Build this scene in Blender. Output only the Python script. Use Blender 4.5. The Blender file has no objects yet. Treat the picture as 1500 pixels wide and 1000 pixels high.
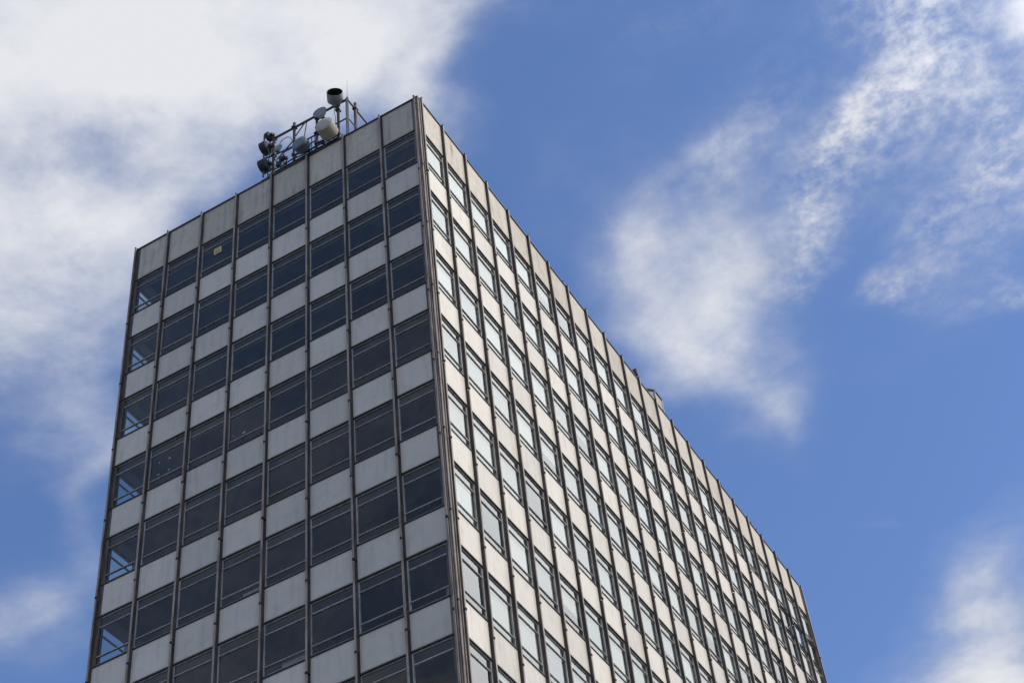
import bpy, bmesh, math, random
from mathutils import Vector, Matrix
rnd = random.Random(7)
scn = bpy.context.scene
col = scn.collection

# ------------------------------------------------------------------ camera
ROOF = 59.70                                   # top of the facade fins above the street
CAM = Vector((19.4557, -35.6471, ROOF - 58.0876))
Rm = [(0.85991312, 0.50279071, -0.08803941), (-0.41977038, 0.59843616, -0.68239797), (-0.29041739, 0.6237593, 0.72565975)]
cam_d = bpy.data.cameras.new("camera")
cam = bpy.data.objects.new("camera", cam_d)
col.objects.link(cam)
right, down, fwd = (Vector(r).normalized() for r in Rm)
rt = right; fw = fwd; up = rt.cross(fw).normalized(); rt = fw.cross(up).normalized()
M = Matrix.Identity(4)
for i in range(3):
    M[i][0], M[i][1], M[i][2], M[i][3] = rt[i], up[i], -fw[i], CAM[i]
cam.matrix_world = M
cam_d.sensor_width = 36.0
cam_d.lens = 2480.635 * 36.0 / 1500.0
cam_d.clip_start = 0.5
cam_d.clip_end = 6000
scn.camera = cam

# ------------------------------------------------------------------ sky, sun, exposure
SUN_EL, SUN_AZ = math.radians(42), math.radians(14)     # azimuth from +X towards +Y
sun_dir = Vector((math.cos(SUN_EL) * math.cos(SUN_AZ), math.cos(SUN_EL) * math.sin(SUN_AZ), math.sin(SUN_EL)))
SKY_STR = 0.15
world = bpy.data.worlds.new("World")
scn.world = world
world.use_nodes = True
nt = world.node_tree
nt.nodes.clear()
NL = nt.links.new
def nd(t, **k):
    n = nt.nodes.new(t)
    for a, b in k.items(): setattr(n, a, b)
    return n
def put(sock, v):
    if isinstance(v, bpy.types.NodeSocket): NL(v, sock)
    else: sock.default_value = v
def mth(op, a, b=None, c=None, clamp=False):
    n = nd('ShaderNodeMath', operation=op, use_clamp=clamp)
    put(n.inputs[0], a)
    if b is not None: put(n.inputs[1], b)
    if c is not None: put(n.inputs[2], c)
    return n.outputs[0]
def vmt(op, a, b=None, out=0):
    n = nd('ShaderNodeVectorMath', operation=op)
    put(n.inputs[0], a)
    if b is not None: put(n.inputs[1], b)
    return n.outputs[out]
def noise(vec, scale, detail=6, rough=0.55, lac=2.0, dist=0.0, color=False):
    n = nd('ShaderNodeTexNoise')
    put(n.inputs['Vector'], vec)
    n.inputs['Scale'].default_value = scale
    n.inputs['Detail'].default_value = detail
    n.inputs['Roughness'].default_value = rough
    n.inputs['Lacunarity'].default_value = lac
    n.inputs['Distortion'].default_value = dist
    return n.outputs['Color' if color else 'Fac']
def smooth(x, a, b):
    n = nd('ShaderNodeMapRange', interpolation_type='SMOOTHSTEP')
    put(n.inputs[0], x); n.inputs[1].default_value = a; n.inputs[2].default_value = b
    n.inputs[3].default_value = 0; n.inputs[4].default_value = 1
    return n.outputs[0]

sky = nd('ShaderNodeTexSky', sky_type='NISHITA')
sky.sun_disc = False
sky.sun_elevation = SUN_EL
sky.sun_rotation = math.pi / 2 - SUN_AZ
sky.altitude = 0; sky.air_density = 1.0; sky.dust_density = 0.6; sky.ozone_density = 2.0

# a flat cloud layer: direction -> point on a plane one unit up
tc = nd('ShaderNodeTexCoord').outputs['Generated']
sep = nd('ShaderNodeSeparateXYZ'); NL(tc, sep.inputs[0])
zz = mth('MAXIMUM', sep.outputs[2], 0.06)
cmb = nd('ShaderNodeCombineXYZ')
NL(mth('DIVIDE', sep.outputs[0], zz), cmb.inputs[0]); NL(mth('DIVIDE', sep.outputs[1], zz), cmb.inputs[1])
cmb.inputs[2].default_value = 1.0
P = cmb.outputs[0]
# warp so that cloud outlines billow
w1 = vmt('SUBTRACT', noise(P, 3.2, 3, 0.5, color=True), (0.5, 0.5, 0.5))
w1 = vmt('MULTIPLY', w1, (0.22, 0.22, 0.0))
w2 = vmt('SUBTRACT', noise(P, 13.0, 3, 0.5, color=True), (0.5, 0.5, 0.5))
w2 = vmt('MULTIPLY', w2, (0.045, 0.045, 0.0))
PW = vmt('ADD', vmt('ADD', P, w1), w2)
# the clouds that stand over the tower: centre, half-axis vectors (cloud-plane units), weight
CLOUDS = [
    (-0.5151, 0.4320, 5.124, 4.425, -4.875, 7.343, 1.00, 0),
    (-0.4163, 0.4976, 8.278, 6.212, -7.792, 11.737, 0.85, 0),
    (-0.3451, 0.5582, 15.326, 10.254, -9.030, 13.572, 0.70, 0),
    (-0.3173, 0.6074, 31.903, 20.040, -10.143, 15.171, 0.62, 0),
    (-0.3114, 0.5411, 22.547, 14.731, -20.520, 31.035, 0.30, 0),
    (-0.3503, 0.6460, 28.385, 17.994, -18.344, 27.174, 0.50, 0),
    (-0.6115, 0.5362, 9.185, 7.973, -5.937, 8.701, 0.60, 0),
    (-0.4797, 0.5659, 10.977, 8.329, -10.268, 15.193, 0.50, 0),
    (-0.6133, 0.6230, 25.336, 20.750, -11.831, 17.099, 0.28, 0),
    (-0.7086, 0.6167, 12.164, 10.780, -6.648, 9.518, 0.55, 0),
    (-0.7668, 0.7151, 9.596, 13.421, -10.475, 4.895, 0.42, 0),
    (-0.7942, 0.7988, 24.914, 29.532, -8.301, 5.024, 0.34, 0),
    (-0.9583, 0.9263, 13.556, 11.829, -7.242, 9.612, 0.50, 0),
    (-0.8716, 0.8907, 21.183, 17.816, -10.207, 13.754, 0.20, 0),
    (-0.5464, 0.6041, 22.222, 9.108, -5.514, 32.252, 0.35, 0),
    (-0.4041, 0.6024, 21.074, 14.520, -15.471, 22.945, 0.30, 0),
    (-0.2497, 0.8114, 12.923, 6.620, -9.851, 14.375, 0.44, 0),
    (-0.1950, 0.8571, 17.816, 8.324, -11.028, 16.072, 0.42, 0),
    (-0.2561, 0.8965, 11.606, 5.702, -7.438, 10.707, 0.44, 0),
    (-0.2538, 1.0104, 19.951, 5.083, -2.514, 10.158, 0.46, 0),
    (-0.2639, 1.0900, 23.317, 10.421, -11.268, 15.746, 0.36, 0),
    (-0.3131, 0.8395, 17.974, 9.720, -10.620, 15.327, 0.44, 0),
    (-0.0839, 0.8258, 7.301, 6.035, -7.271, 4.944, 0.12, 0),
    (-0.0183, 0.9168, 14.907, 5.265, -4.737, 6.968, 0.14, 0),
    (-0.2111, 0.6819, 6.906, 3.660, -7.307, 10.923, 0.07, 0),
    (-0.2862, 0.8237, 32.916, 17.446, -20.397, 29.593, 0.22, 0),
    (-0.1984, 0.7674, 21.626, 4.042, -4.741, 30.579, 0.20, 0),
    (-0.2275, 0.7401, 27.773, 5.709, -8.226, 51.894, 0.24, 0),
    (-0.3065, 0.9347, 19.622, 9.983, -12.382, 17.627, 0.30, 0),
    (-0.2946, 1.0013, 30.846, 14.940, -10.158, 14.336, 0.24, 0),
    (0.0591, 0.7847, 30.154, 10.090, -23.535, 35.604, 1.10, 0),
    (-0.2476, 1.6099, 4.974, -0.362, 4.363, 6.756, 0.80, 0),
    (-0.1822, 1.4420, 12.793, -1.284, 7.436, 12.474, 0.40, 0),
    (-0.2430, 1.2815, 24.558, 8.537, -71.178, 122.115, 0.16, 0),
    (-0.0413, 0.7742, 18.551, 18.265, -10.341, 6.106, 0.62, 1),
    (-0.1143, 0.8516, 22.627, 18.842, -9.404, 6.244, 0.62, 1),
    (-0.1439, 0.9218, 48.274, 20.372, -13.397, 19.437, 0.38, 1),
    (-0.1437, 0.8082, 22.055, 9.931, -14.677, 21.666, 0.12, 1),
    (0.0076, 0.8282, 17.065, 6.080, -7.739, 11.569, 0.52, 1),
    (-0.0229, 0.9298, 16.639, 10.286, -10.610, 8.595, 0.66, 1),
    (-0.0832, 0.9766, 47.191, 17.780, -32.949, 47.713, 0.60, 1),
    (-0.0366, 1.0445, 52.729, -1.588, 6.464, 44.357, 0.50, 1),
    (-0.0583, 0.7251, 23.743, 9.981, -24.612, 37.128, 0.40, 1),
    (-0.1764, 0.6369, 20.653, 10.799, -22.346, 33.762, 0.28, 1),
    (-0.2478, 0.5896, 26.112, 15.365, -25.328, 38.267, 0.20, 1),
    (-0.1956, 0.7617, 21.710, 4.037, -4.001, 25.648, 0.36, 1),
    (-0.1390, 0.7372, 30.304, 14.158, -15.618, 23.320, 0.36, 1),
    (0.3800, 0.6200, 4.167, 0.000, 0.000, 4.167, 1.10, 0),
    (0.6000, 0.9500, 3.125, 0.000, 0.000, 3.125, 1.10, 0),
    (0.3800, 1.0200, 4.545, 0.000, 0.000, 4.545, 1.00, 0),
    (0.4200, 1.4200, 3.846, 0.000, 0.000, 3.846, 0.70, 0),
    (0.7500, 1.4000, 2.941, 0.000, 0.000, 2.941, 0.80, 0),
]
total = None
cirrus = None
for (cx, cy, m11, m12, m21, m22, wt, thin) in CLOUDS:
    a = vmt('DOT_PRODUCT', PW, (m11, m12, -(m11 * cx + m12 * cy)), out=1)
    b = vmt('DOT_PRODUCT', PW, (m21, m22, -(m21 * cx + m22 * cy)), out=1)
    g = mth('MULTIPLY_ADD', a, a, mth('MULTIPLY', b, b))
    g = mth('POWER', math.e ** -1, g)
    if thin: cirrus = mth('MULTIPLY', g, wt) if cirrus is None else mth('MULTIPLY_ADD', g, wt, cirrus)
    else: total = mth('MULTIPLY', g, wt) if total is None else mth('MULTIPLY_ADD', g, wt, total)
# the same broken cloud everywhere else in the sky
big = noise(vmt('ADD', P, (3.7, 1.9, 0)), 0.9, 3, 0.5)
far = vmt('LENGTH', vmt('SUBTRACT', P, (-0.42, 0.92, 1.0)), out=1)
# (a bank of it lies past the right of the picture; the long face's panes mirror it)
else_ = mth('MULTIPLY', smooth(far, 0.62, 1.1), mth('MULTIPLY', smooth(big, 0.42, 0.64), 0.95))
total = mth('ADD', total, else_)
fine = noise(vmt('ADD', P, vmt('MULTIPLY', w1, (0.5, 0.5, 0))), 8.0, 9, 0.60)
ripple = noise(vmt('MULTIPLY', P, (1.0, 1.0, 0)), 50.0, 5, 0.62)
dens = mth('MULTIPLY_ADD', mth('SUBTRACT', fine, 0.5), mth('MULTIPLY_ADD', total, 1.5, 0.38), total)
dens = mth('MULTIPLY_ADD', mth('SUBTRACT', ripple, 0.5), mth('MULTIPLY', smooth(total, 0.05, 0.4), 0.16), dens)
# thin high cloud broken into small ripples
rip2 = noise(vmt('ADD', P, (5.2, 0.4, 0)), 70.0, 4, 0.60)
fin2 = noise(vmt('ADD', P, (1.2, 3.4, 0)), 13.0, 4, 0.5)
cir = mth('MULTIPLY', cirrus, mth('ADD', mth('MULTIPLY', smooth(rip2, 0.25, 0.80), 0.75), mth('MULTIPLY', smooth(fin2, 0.2, 0.85), 0.85)))
dens = mth('MULTIPLY_ADD', cir, 0.78, dens)
alpha = mth('MULTIPLY', smooth(dens, 0.02, 1.05), 0.98)
shade = noise(vmt('ADD', P, (0.3, 7.1, 0)), 5.5, 7, 0.55)
lum = mth('ADD', smooth(dens, 0.22, 1.6), mth('MULTIPLY', mth('SUBTRACT', shade, 0.44), 2.2), clamp=True)
cmix = nd('ShaderNodeMix', data_type='RGBA')
NL(lum, cmix.inputs[0])
cmix.inputs[6].default_value = (0.45, 0.50, 0.64, 1)
cmix.inputs[7].default_value = (0.80, 0.815, 0.85, 1)
tint = nd('ShaderNodeMix', data_type='RGBA', blend_type='MULTIPLY')
tint.inputs[0].default_value = 1.0; NL(sky.outputs[0], tint.inputs[6]); tint.inputs[7].default_value = (0.86, 0.98, 1.22, 1)
bg_sky = nd('ShaderNodeBackground'); NL(tint.outputs[2], bg_sky.inputs[0]); bg_sky.inputs[1].default_value = SKY_STR
bg_cl = nd('ShaderNodeBackground'); NL(cmix.outputs[2], bg_cl.inputs[0]); # cloud scatters more light forward: brighter towards the sun
sd = vmt('DOT_PRODUCT', tc, tuple(sun_dir), out=1)
NL(mth('MULTIPLY_ADD', smooth(sd, 0.55, 0.95), 1.35, 1.0), bg_cl.inputs[1])
msh = nd('ShaderNodeMixShader'); NL(alpha, msh.inputs[0]); NL(bg_sky.outputs[0], msh.inputs[1]); NL(bg_cl.outputs[0], msh.inputs[2])
wo = nd('ShaderNodeOutputWorld'); NL(msh.outputs[0], wo.inputs[0])
world.cycles.sampling_method = 'MANUAL'
world.cycles.sample_map_resolution = 512

sl = bpy.data.lights.new("sun", 'SUN')
sl.energy = 2.8; sl.angle = math.radians(0.6); sl.color = (1.0, 0.925, 0.79)
so = bpy.data.objects.new("sun", sl); col.objects.link(so)
so.rotation_euler = sun_dir.to_track_quat('Z', 'Y').to_euler()
so.location = (60, 10, 120)

scn.view_settings.view_transform = 'Standard'
scn.view_settings.look = 'None'
scn.view_settings.exposure = 0.0
scn.view_settings.gamma = 1.0
scn.view_settings.use_curve_mapping = False
scn.cycles.transparent_max_bounces = 16
scn.cycles.max_bounces = 8

# ------------------------------------------------------------------ helpers
class MB:
    """collects boxes, tubes and lathes, then links them as one mesh object"""
    def __init__(s): s.v = []; s.f = []; s.mi = []; s.sm = []
    def add(s, vs, fs, mi=0, smooth=False):
        o = len(s.v); s.v += [tuple(v) for v in vs]
        s.f += [tuple(i + o for i in f) for f in fs]; s.mi += [mi] * len(fs); s.sm += [smooth] * len(fs)
        return s
    def box(s, x0, x1, y0, y1, z0, z1, mi=0):
        vs = [(x, y, z) for x in (x0, x1) for y in (y0, y1) for z in (z0, z1)]
        return s.add(vs, [(0, 1, 3, 2), (4, 6, 7, 5), (0, 4, 5, 1), (2, 3, 7, 6), (0, 2, 6, 4), (1, 5, 7, 3)], mi)
    def prism(s, prof, z0, z1, mi=0):
        n = len(prof)
        vs = [(x, y, z0) for x, y in prof] + [(x, y, z1) for x, y in prof]
        return s.add(vs, [(i, (i + 1) % n, n + (i + 1) % n, n + i) for i in range(n)] + [tuple(range(n))[::-1], tuple(range(n, 2 * n))], mi)
    def tube(s, pts, r, n=10, mi=0, closed=True):
        pts = [Vector(p) for p in pts]
        rings = []
        pu = None
        for i, p in enumerate(pts):
            t = (pts[min(i + 1, len(pts) - 1)] - pts[max(i - 1, 0)]).normalized()
            if pu is None: pu = t.orthogonal().normalized()
            u = (pu - t * pu.dot(t)).normalized(); pu = u; w = t.cross(u)
            rr = r[i] if isinstance(r, (list, tuple)) else r
            rings.append([p + (u * math.cos(2 * math.pi * k / n) + w * math.sin(2 * math.pi * k / n)) * rr for k in range(n)])
        vs = [q for ring in rings for q in ring]
        fs = [(i * n + k, i * n + (k + 1) % n, (i + 1) * n + (k + 1) % n, (i + 1) * n + k) for i in range(len(pts) - 1) for k in range(n)]
        s.add(vs, fs, mi, True)
        if closed:
            s.add(rings[0], [tuple(range(n))[::-1]], mi); s.add(rings[-1], [tuple(range(n))], mi)
        return s
    def lathe(s, prof, n=40, mi=0, smooth=True):
        """prof: (radius, along +Z); open profile"""
        vs = []; fs = []
        for r, z in prof:
            vs += [(max(r, 1e-4) * math.cos(2 * math.pi * k / n), max(r, 1e-4) * math.sin(2 * math.pi * k / n), z) for k in range(n)]
        for i in range(len(prof) - 1):
            fs += [(i * n + k, i * n + (k + 1) % n, (i + 1) * n + (k + 1) % n, (i + 1) * n + k) for k in range(n)]
        return s.add(vs, fs, mi, smooth)
    def bar(s, p, q, w, h, mi=0, hint=(0, 0, 1)):
        """square section between two points"""
        p, q = Vector(p), Vector(q); t = (q - p).normalized()
        u = Vector(hint); u = (u - t * u.dot(t))
        u = u.normalized() if u.length > 1e-3 else t.orthogonal().normalized()
        w_ = t.cross(u)
        vs = [a + w_ * (sx * w / 2) + u * (sy * h / 2) for a in (p, q) for sx, sy in ((-1, -1), (1, -1), (1, 1), (-1, 1))]
        return s.add(vs, [(0, 3, 2, 1), (4, 5, 6, 7), (0, 1, 5, 4), (1, 2, 6, 5), (2, 3, 7, 6), (3, 0, 4, 7)], mi)
    def mesh(s, name, mats):
        me = bpy.data.meshes.new(name)
        me.from_pydata(s.v, [], s.f)
        for m in (mats if isinstance(mats, (list, tuple)) else [mats]): me.materials.append(m)
        me.polygons.foreach_set('material_index', s.mi)
        me.polygons.foreach_set('use_smooth', s.sm)
        me.update()
        return me
    def build(s, name, mats, parent=None, loc=None, bevel=0.0, seg=2):
        me = s.mesh(name, mats)
        bm = bmesh.new(); bm.from_mesh(me)
        if bevel: 
            es = [e for e in bm.edges if len(e.link_faces) == 2 and e.calc_face_angle(0) > 0.6]
            bmesh.ops.bevel(bm, geom=es, offset=bevel, segments=seg, affect='EDGES', profile=0.7)
        bmesh.ops.recalc_face_normals(bm, faces=bm.faces)
        bm.to_mesh(me); bm.free()
        return link(name, me, parent, loc)
def link(name, data, parent=None, loc=None, rot=None):
    o = bpy.data.objects.new(name, data); col.objects.link(o)
    if parent: o.parent = parent
    if loc is not None: o.location = loc
    if rot is not None: o.rotation_euler = rot
    return o
def empty(name, loc=(0, 0, 0), parent=None):
    o = link(name, None, parent, loc); o.empty_display_size = 0.2
    return o
def tag(o, label, cat, group=None):
    o['label'] = label; o['category'] = cat
    if group: o['group'] = group
    return o

# ------------------------------------------------------------------ materials
def mat(name):
    m = bpy.data.materials.new(name); m.use_nodes = True
    t = m.node_tree; b = t.nodes['Principled BSDF']
    return m, t, b
class G:
    """small graph writer for one material"""
    def __init__(s, t): s.t = t
    def n(s, ty, **k):
        x = s.t.nodes.new(ty)
        for a, b in k.items(): setattr(x, a, b)
        return x
    def l(s, a, b): s.t.links.new(a, b)
    def put(s, sock, v):
        if isinstance(v, bpy.types.NodeSocket): s.l(v, sock)
        else: sock.default_value = v
    def m(s, op, a, b=None, c=None, clamp=False):
        x = s.n('ShaderNodeMath', operation=op, use_clamp=clamp); s.put(x.inputs[0], a)
        if b is not None: s.put(x.inputs[1], b)
        if c is not None: s.put(x.inputs[2], c)
        return x.outputs[0]
    def co(s, scale=(1, 1, 1), rand=True):
        t = s.n('ShaderNodeTexCoord'); mp = s.n('ShaderNodeMapping')
        s.l(t.outputs['Object'], mp.inputs[0]); mp.inputs['Scale'].default_value = scale
        if not rand: return mp.outputs[0]
        oi = s.n('ShaderNodeObjectInfo'); v = s.n('ShaderNodeVectorMath', operation='SCALE')
        v.inputs[0].default_value = (37.0, 91.0, 53.0); s.l(oi.outputs['Random'], v.inputs['Scale'])
        s.l(v.outputs[0], mp.inputs['Location'])
        return mp.outputs[0]
    def rand(s): return s.n('ShaderNodeObjectInfo').outputs['Random']
    def noise(s, v, sc, det=5, ro=0.55):
        x = s.n('ShaderNodeTexNoise'); s.l(v, x.inputs['Vector'])
        x.inputs['Scale'].default_value = sc; x.inputs['Detail'].default_value = det; x.inputs['Roughness'].default_value = ro
        return x.outputs['Fac']
    def sm(s, x, a, b, lo=0.0, hi=1.0):
        r = s.n('ShaderNodeMapRange', interpolation_type='SMOOTHSTEP'); s.put(r.inputs[0], x)
        r.inputs[1].default_value = a; r.inputs[2].default_value = b; r.inputs[3].default_value = lo; r.inputs[4].default_value = hi
        return r.outputs[0]
    def mix(s, f, a, b, mode='MIX'):
        x = s.n('ShaderNodeMix', data_type='RGBA', blend_type=mode); s.put(x.inputs[0], f)
        for i, v in ((6, a), (7, b)):
            if isinstance(v, tuple) and len(v) == 3: v = (*v, 1)
            s.put(x.inputs[i], v)
        return x.outputs[2]
    def bump(s, h, st, dist=0.01):
        x = s.n('ShaderNodeBump'); s.l(h, x.inputs['Height']); x.inputs['Strength'].default_value = st; x.inputs['Distance'].default_value = dist
        return x.outputs[0]

def panel_mat(name, base, dirt, rough, coat, amount, stain=None):
    """cladding panel: cloudy tone, vertical run marks, its own tone per panel"""
    m, t, b = mat(name); g = G(t)
    co = g.co((1, 1, 1)); st = g.co((5, 5, 0.5))
    tone = g.noise(co, 1.3, 4)
    streak = g.sm(g.noise(st, 1.0, 3, 0.5), 0.45, 0.85)
    blot = g.sm(g.noise(co, 3.0, 4, 0.55), 0.45, 0.80)
    f = g.m('ADD', g.m('MULTIPLY', streak, 0.55 * amount), g.m('MULTIPLY', blot, 0.35 * amount))
    f = g.m('ADD', f, g.m('MULTIPLY', g.m('SUBTRACT', tone, 0.45), 0.6 * amount), clamp=True)
    c = g.mix(f, base, dirt)
    v = g.m('MULTIPLY_ADD', g.rand(), 0.18, 0.91)
    hs = g.n('ShaderNodeHueSaturation'); g.l(c, hs.inputs['Color']); g.l(v, hs.inputs['Value'])
    # grime gathering along the panel's edges (position within the panel, UV map)
    uv = g.n('ShaderNodeUVMap'); uv.uv_map = 'UVMap'
    sp = g.n('ShaderNodeSeparateXYZ'); g.l(uv.outputs[0], sp.inputs[0])
    def edge(x, w):
        d = g.m('MINIMUM', x, g.m('SUBTRACT', 1.0, x))
        return g.sm(g.m('ADD', d, g.m('MULTIPLY', g.m('SUBTRACT', g.noise(co, 7.0, 4), 0.5), 0.04)), 0.0, w, 1.0, 0.0)
    e = g.m('MULTIPLY', g.m('MAXIMUM', g.m('MULTIPLY', edge(sp.outputs[0], 0.13), 0.8), edge(sp.outputs[1], 0.09)), 0.55 * amount, clamp=True)
    c2 = g.mix(e, hs.outputs[0], dirt)
    if stain:
        x0, top, bot, col_ = stain
        wob = g.m('MULTIPLY', g.m('SUBTRACT', g.noise(co, 6.0, 4), 0.5), 0.10)
        dx = g.m('ABSOLUTE', g.m('SUBTRACT', g.m('ADD', sp.outputs[0], wob), x0))
        f2 = g.m('MULTIPLY', g.sm(dx, 0.015, 0.085, 1.0, 0.0), g.m('MULTIPLY', g.sm(sp.outputs[1], bot, top), g.sm(sp.outputs[1], top + 0.02, top + 0.05, 1.0, 0.0)))
        c2 = g.mix(g.m('MULTIPLY', f2, 0.6), c2, col_)
    g.l(c2, b.inputs['Base Color'])
    b.inputs['Roughness'].default_value = rough
    b.inputs['Coat Weight'].default_value = coat; b.inputs['Coat Roughness'].default_value = 0.12
    g.l(g.bump(g.noise(co, 60, 3), 0.08, 0.004), b.inputs['Normal'])
    return m
M_SPAN = panel_mat('spandrel_panel_enamel', (0.645, 0.575, 0.468), (0.33, 0.275, 0.20), 0.42, 0.08, 0.6)
M_PARA = panel_mat('parapet_panel', (0.56, 0.49, 0.39), (0.27, 0.22, 0.16), 0.7, 0.0, 1.0)

M_PARA_RUST = panel_mat('parapet_panel_rust_run', (0.56, 0.49, 0.39), (0.27, 0.22, 0.16), 0.7, 0.0, 1.0, (0.40, 0.78, 0.15, (0.20, 0.10, 0.05)))
def metal(name, base, worn, rough=0.5, metallic=0.0, sc=6.0):
    m, t, b = mat(name); g = G(t)
    co = g.co((1, 1, 0.18))
    n = g.sm(g.noise(co, sc, 7, 0.65), 0.42, 0.66)
    c = g.mix(n, base, worn)
    v = g.m('MULTIPLY_ADD', g.rand(), 0.35, 0.82)
    hs = g.n('ShaderNodeHueSaturation'); g.l(c, hs.inputs['Color']); g.l(v, hs.inputs['Value'])
    g.l(hs.outputs[0], b.inputs['Base Color'])
    b.inputs['Roughness'].default_value = rough; b.inputs['Metallic'].default_value = metallic
    g.l(g.bump(g.noise(co, 40, 3), 0.12, 0.003), b.inputs['Normal'])
    return m
M_BRONZE = metal('dark_bronze', (0.062, 0.050, 0.043), (0.13, 0.104, 0.084), 0.55)
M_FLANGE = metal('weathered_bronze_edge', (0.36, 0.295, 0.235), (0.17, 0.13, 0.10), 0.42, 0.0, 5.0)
M_RAIL = metal('black_rail', (0.022, 0.019, 0.017), (0.05, 0.042, 0.036), 0.5)
M_ALU = metal('window_aluminium', (0.50, 0.475, 0.44), (0.32, 0.295, 0.26), 0.38, 0.25, 9.0)
M_STEEL = metal('galvanised_steel', (0.11, 0.12, 0.13), (0.07, 0.07, 0.07), 0.5, 0.3, 9.0)
M_RUST = metal('rusted_steel', (0.07, 0.038, 0.026), (0.13, 0.095, 0.065), 0.75, 0.0, 12.0)
M_BROWN = metal('brown_painted_steel', (0.045, 0.036, 0.028), (0.14, 0.11, 0.075), 0.7, 0.0, 10.0)
M_BLACK = metal('black_cable', (0.02, 0.02, 0.022), (0.045, 0.043, 0.04), 0.6)
def plain(name, c, rough=0.6, dirt=0.5, spec=0.5):
    m, t, b = mat(name); g = G(t); co = g.co()
    n = g.sm(g.noise(co, 4.5, 6, 0.6), 0.45, 0.75)
    g.l(g.mix(g.m('MULTIPLY', n, dirt), c, tuple(x * 0.55 for x in c)), b.inputs['Base Color'])
    b.inputs['Roughness'].default_value = rough; b.inputs['Specular IOR Level'].default_value = spec
    return m
M_CREAM = plain('cream_radome', (0.46, 0.41, 0.31), 0.55)
M_DGREY = plain('grey_dish_paint', (0.17, 0.20, 0.225), 0.5)
M_DARKD = plain('charcoal_dish_paint', (0.05, 0.057, 0.065), 0.65, 0.5, 0.2)
M_LGREY = plain('pale_dish_paint', (0.25, 0.26, 0.26), 0.5)
M_FANC = plain('yellowed_plastic', (0.62, 0.53, 0.28), 0.5, 0.3)
M_FAND = plain('fan_grille', (0.30, 0.22, 0.09), 0.6, 0.3)
M_CONC = plain('plant_room_concrete', (0.45, 0.42, 0.35), 0.85, 0.6)
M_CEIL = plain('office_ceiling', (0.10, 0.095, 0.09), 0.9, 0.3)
M_SOFF = plain('pelmet_board', (0.40, 0.38, 0.35), 0.8, 0.2)
M_FLOOR = plain('office_carpet', (0.10, 0.10, 0.11), 0.95, 0.4)
M_CORE = plain('office_core_plaster', (0.33, 0.33, 0.32), 0.9, 0.3)
M_ROOF = plain('roof_felt', (0.09, 0.09, 0.09), 0.95, 0.5)
M_WHITE = plain('white_sticker', (0.75, 0.78, 0.78), 0.5, 0.1)
M_BLIND = plain('roller_blind_cloth', (0.54, 0.51, 0.46), 0.9, 0.2)
M_BLIND_GREY = plain('grey_blind_cloth', (0.44, 0.45, 0.45), 0.9, 0.2)
M_PAVE = plain('street_paving', (0.10, 0.095, 0.09), 0.9, 0.5)

def glass_mat(name, tint, ior, gcol):
    m, t, b = mat(name); g = G(t)
    t.nodes.remove(b)
    co = g.co((1, 1, 1))
    wob = g.bump(g.noise(co, 1.1, 2, 0.4), 0.10, 0.05)
    fr = g.n('ShaderNodeFresnel'); fr.inputs['IOR'].default_value = ior; g.l(wob, fr.inputs['Normal'])
    tr = g.n('ShaderNodeBsdfTransparent')
    g.l(g.mix(g.rand(), tint, tuple(x * 0.84 for x in tint)), tr.inputs[0])
    gl = g.n('ShaderNodeBsdfGlossy'); gl.inputs['Color'].default_value = (*gcol, 1); gl.inputs['Roughness'].default_value = 0.015
    g.l(wob, gl.inputs['Normal'])
    geo = g.n('ShaderNodeNewGeometry')
    f0 = fr.outputs[0]
    two = g.m('DIVIDE', g.m('MULTIPLY', f0, 2.0), g.m('ADD', f0, 1.0))       # both surfaces of the sheet
    refl = g.m('MULTIPLY', two, g.m('SUBTRACT', 1.0, geo.outputs['Backfacing']))
    # a film of dust on the pane
    df = g.n('ShaderNodeBsdfDiffuse'); df.inputs['Color'].default_value = (0.42, 0.41, 0.38, 1)
    dust = g.m('MULTIPLY_ADD', g.sm(g.noise(co, 2.2, 6, 0.6), 0.4, 0.8), 0.03, g.m('MULTIPLY', g.rand(), 0.022))
    m1 = g.n('ShaderNodeMixShader'); g.l(dust, m1.inputs[0]); g.l(tr.outputs[0], m1.inputs[1]); g.l(df.outputs[0], m1.inputs[2])
    m2 = g.n('ShaderNodeMixShader'); g.l(refl, m2.inputs[0]); g.l(m1.outputs[0], m2.inputs[1]); g.l(gl.outputs[0], m2.inputs[2])
    g.l(m2.outputs[0], t.nodes['Material Output'].inputs['Surface'])
    return m
M_GLASS = glass_mat('window_glass', (0.90, 0.95, 0.96), 1.34, (0.98, 0.93, 0.85))
M_GLASS_BRIGHT = glass_mat('brightened_window_glass', (0.90, 0.93, 0.92), 1.85, (0.99, 1.0, 0.97))  # window glass of the long face, reflection strengthened so its panes look brighter

# ------------------------------------------------------------------ ground
gm = MB()
N = 24; S = 3000.0
vs = [(-S + 2 * S * i / N, -S + 2 * S * j / N, 0.0) for j in range(N + 1) for i in range(N + 1)]
gm.add(vs, [(j * (N + 1) + i, j * (N + 1) + i + 1, (j + 1) * (N + 1) + i + 1, (j + 1) * (N + 1) + i) for j in range(N) for i in range(N)])
ground = gm.build('ground', M_PAVE)
ground['kind'] = 'structure'

# ------------------------------------------------------------------ the tower
A, B_ = 1.828, 1.809                     # bay widths on the two faces
PAR, H, WH = 2.197, 3.60, 2.143          # parapet depth, storey height, window height
NL_, NR = 8, 22
LX, LY = NL_ * A, 0.047 + NR * B_
NST = 16
tower = empty('office_tower', (0, 0, 0))
tag(tower, 'tall slab office tower clad in pale panels, dark fins and ribbon-like rows of windows', 'building')

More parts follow.
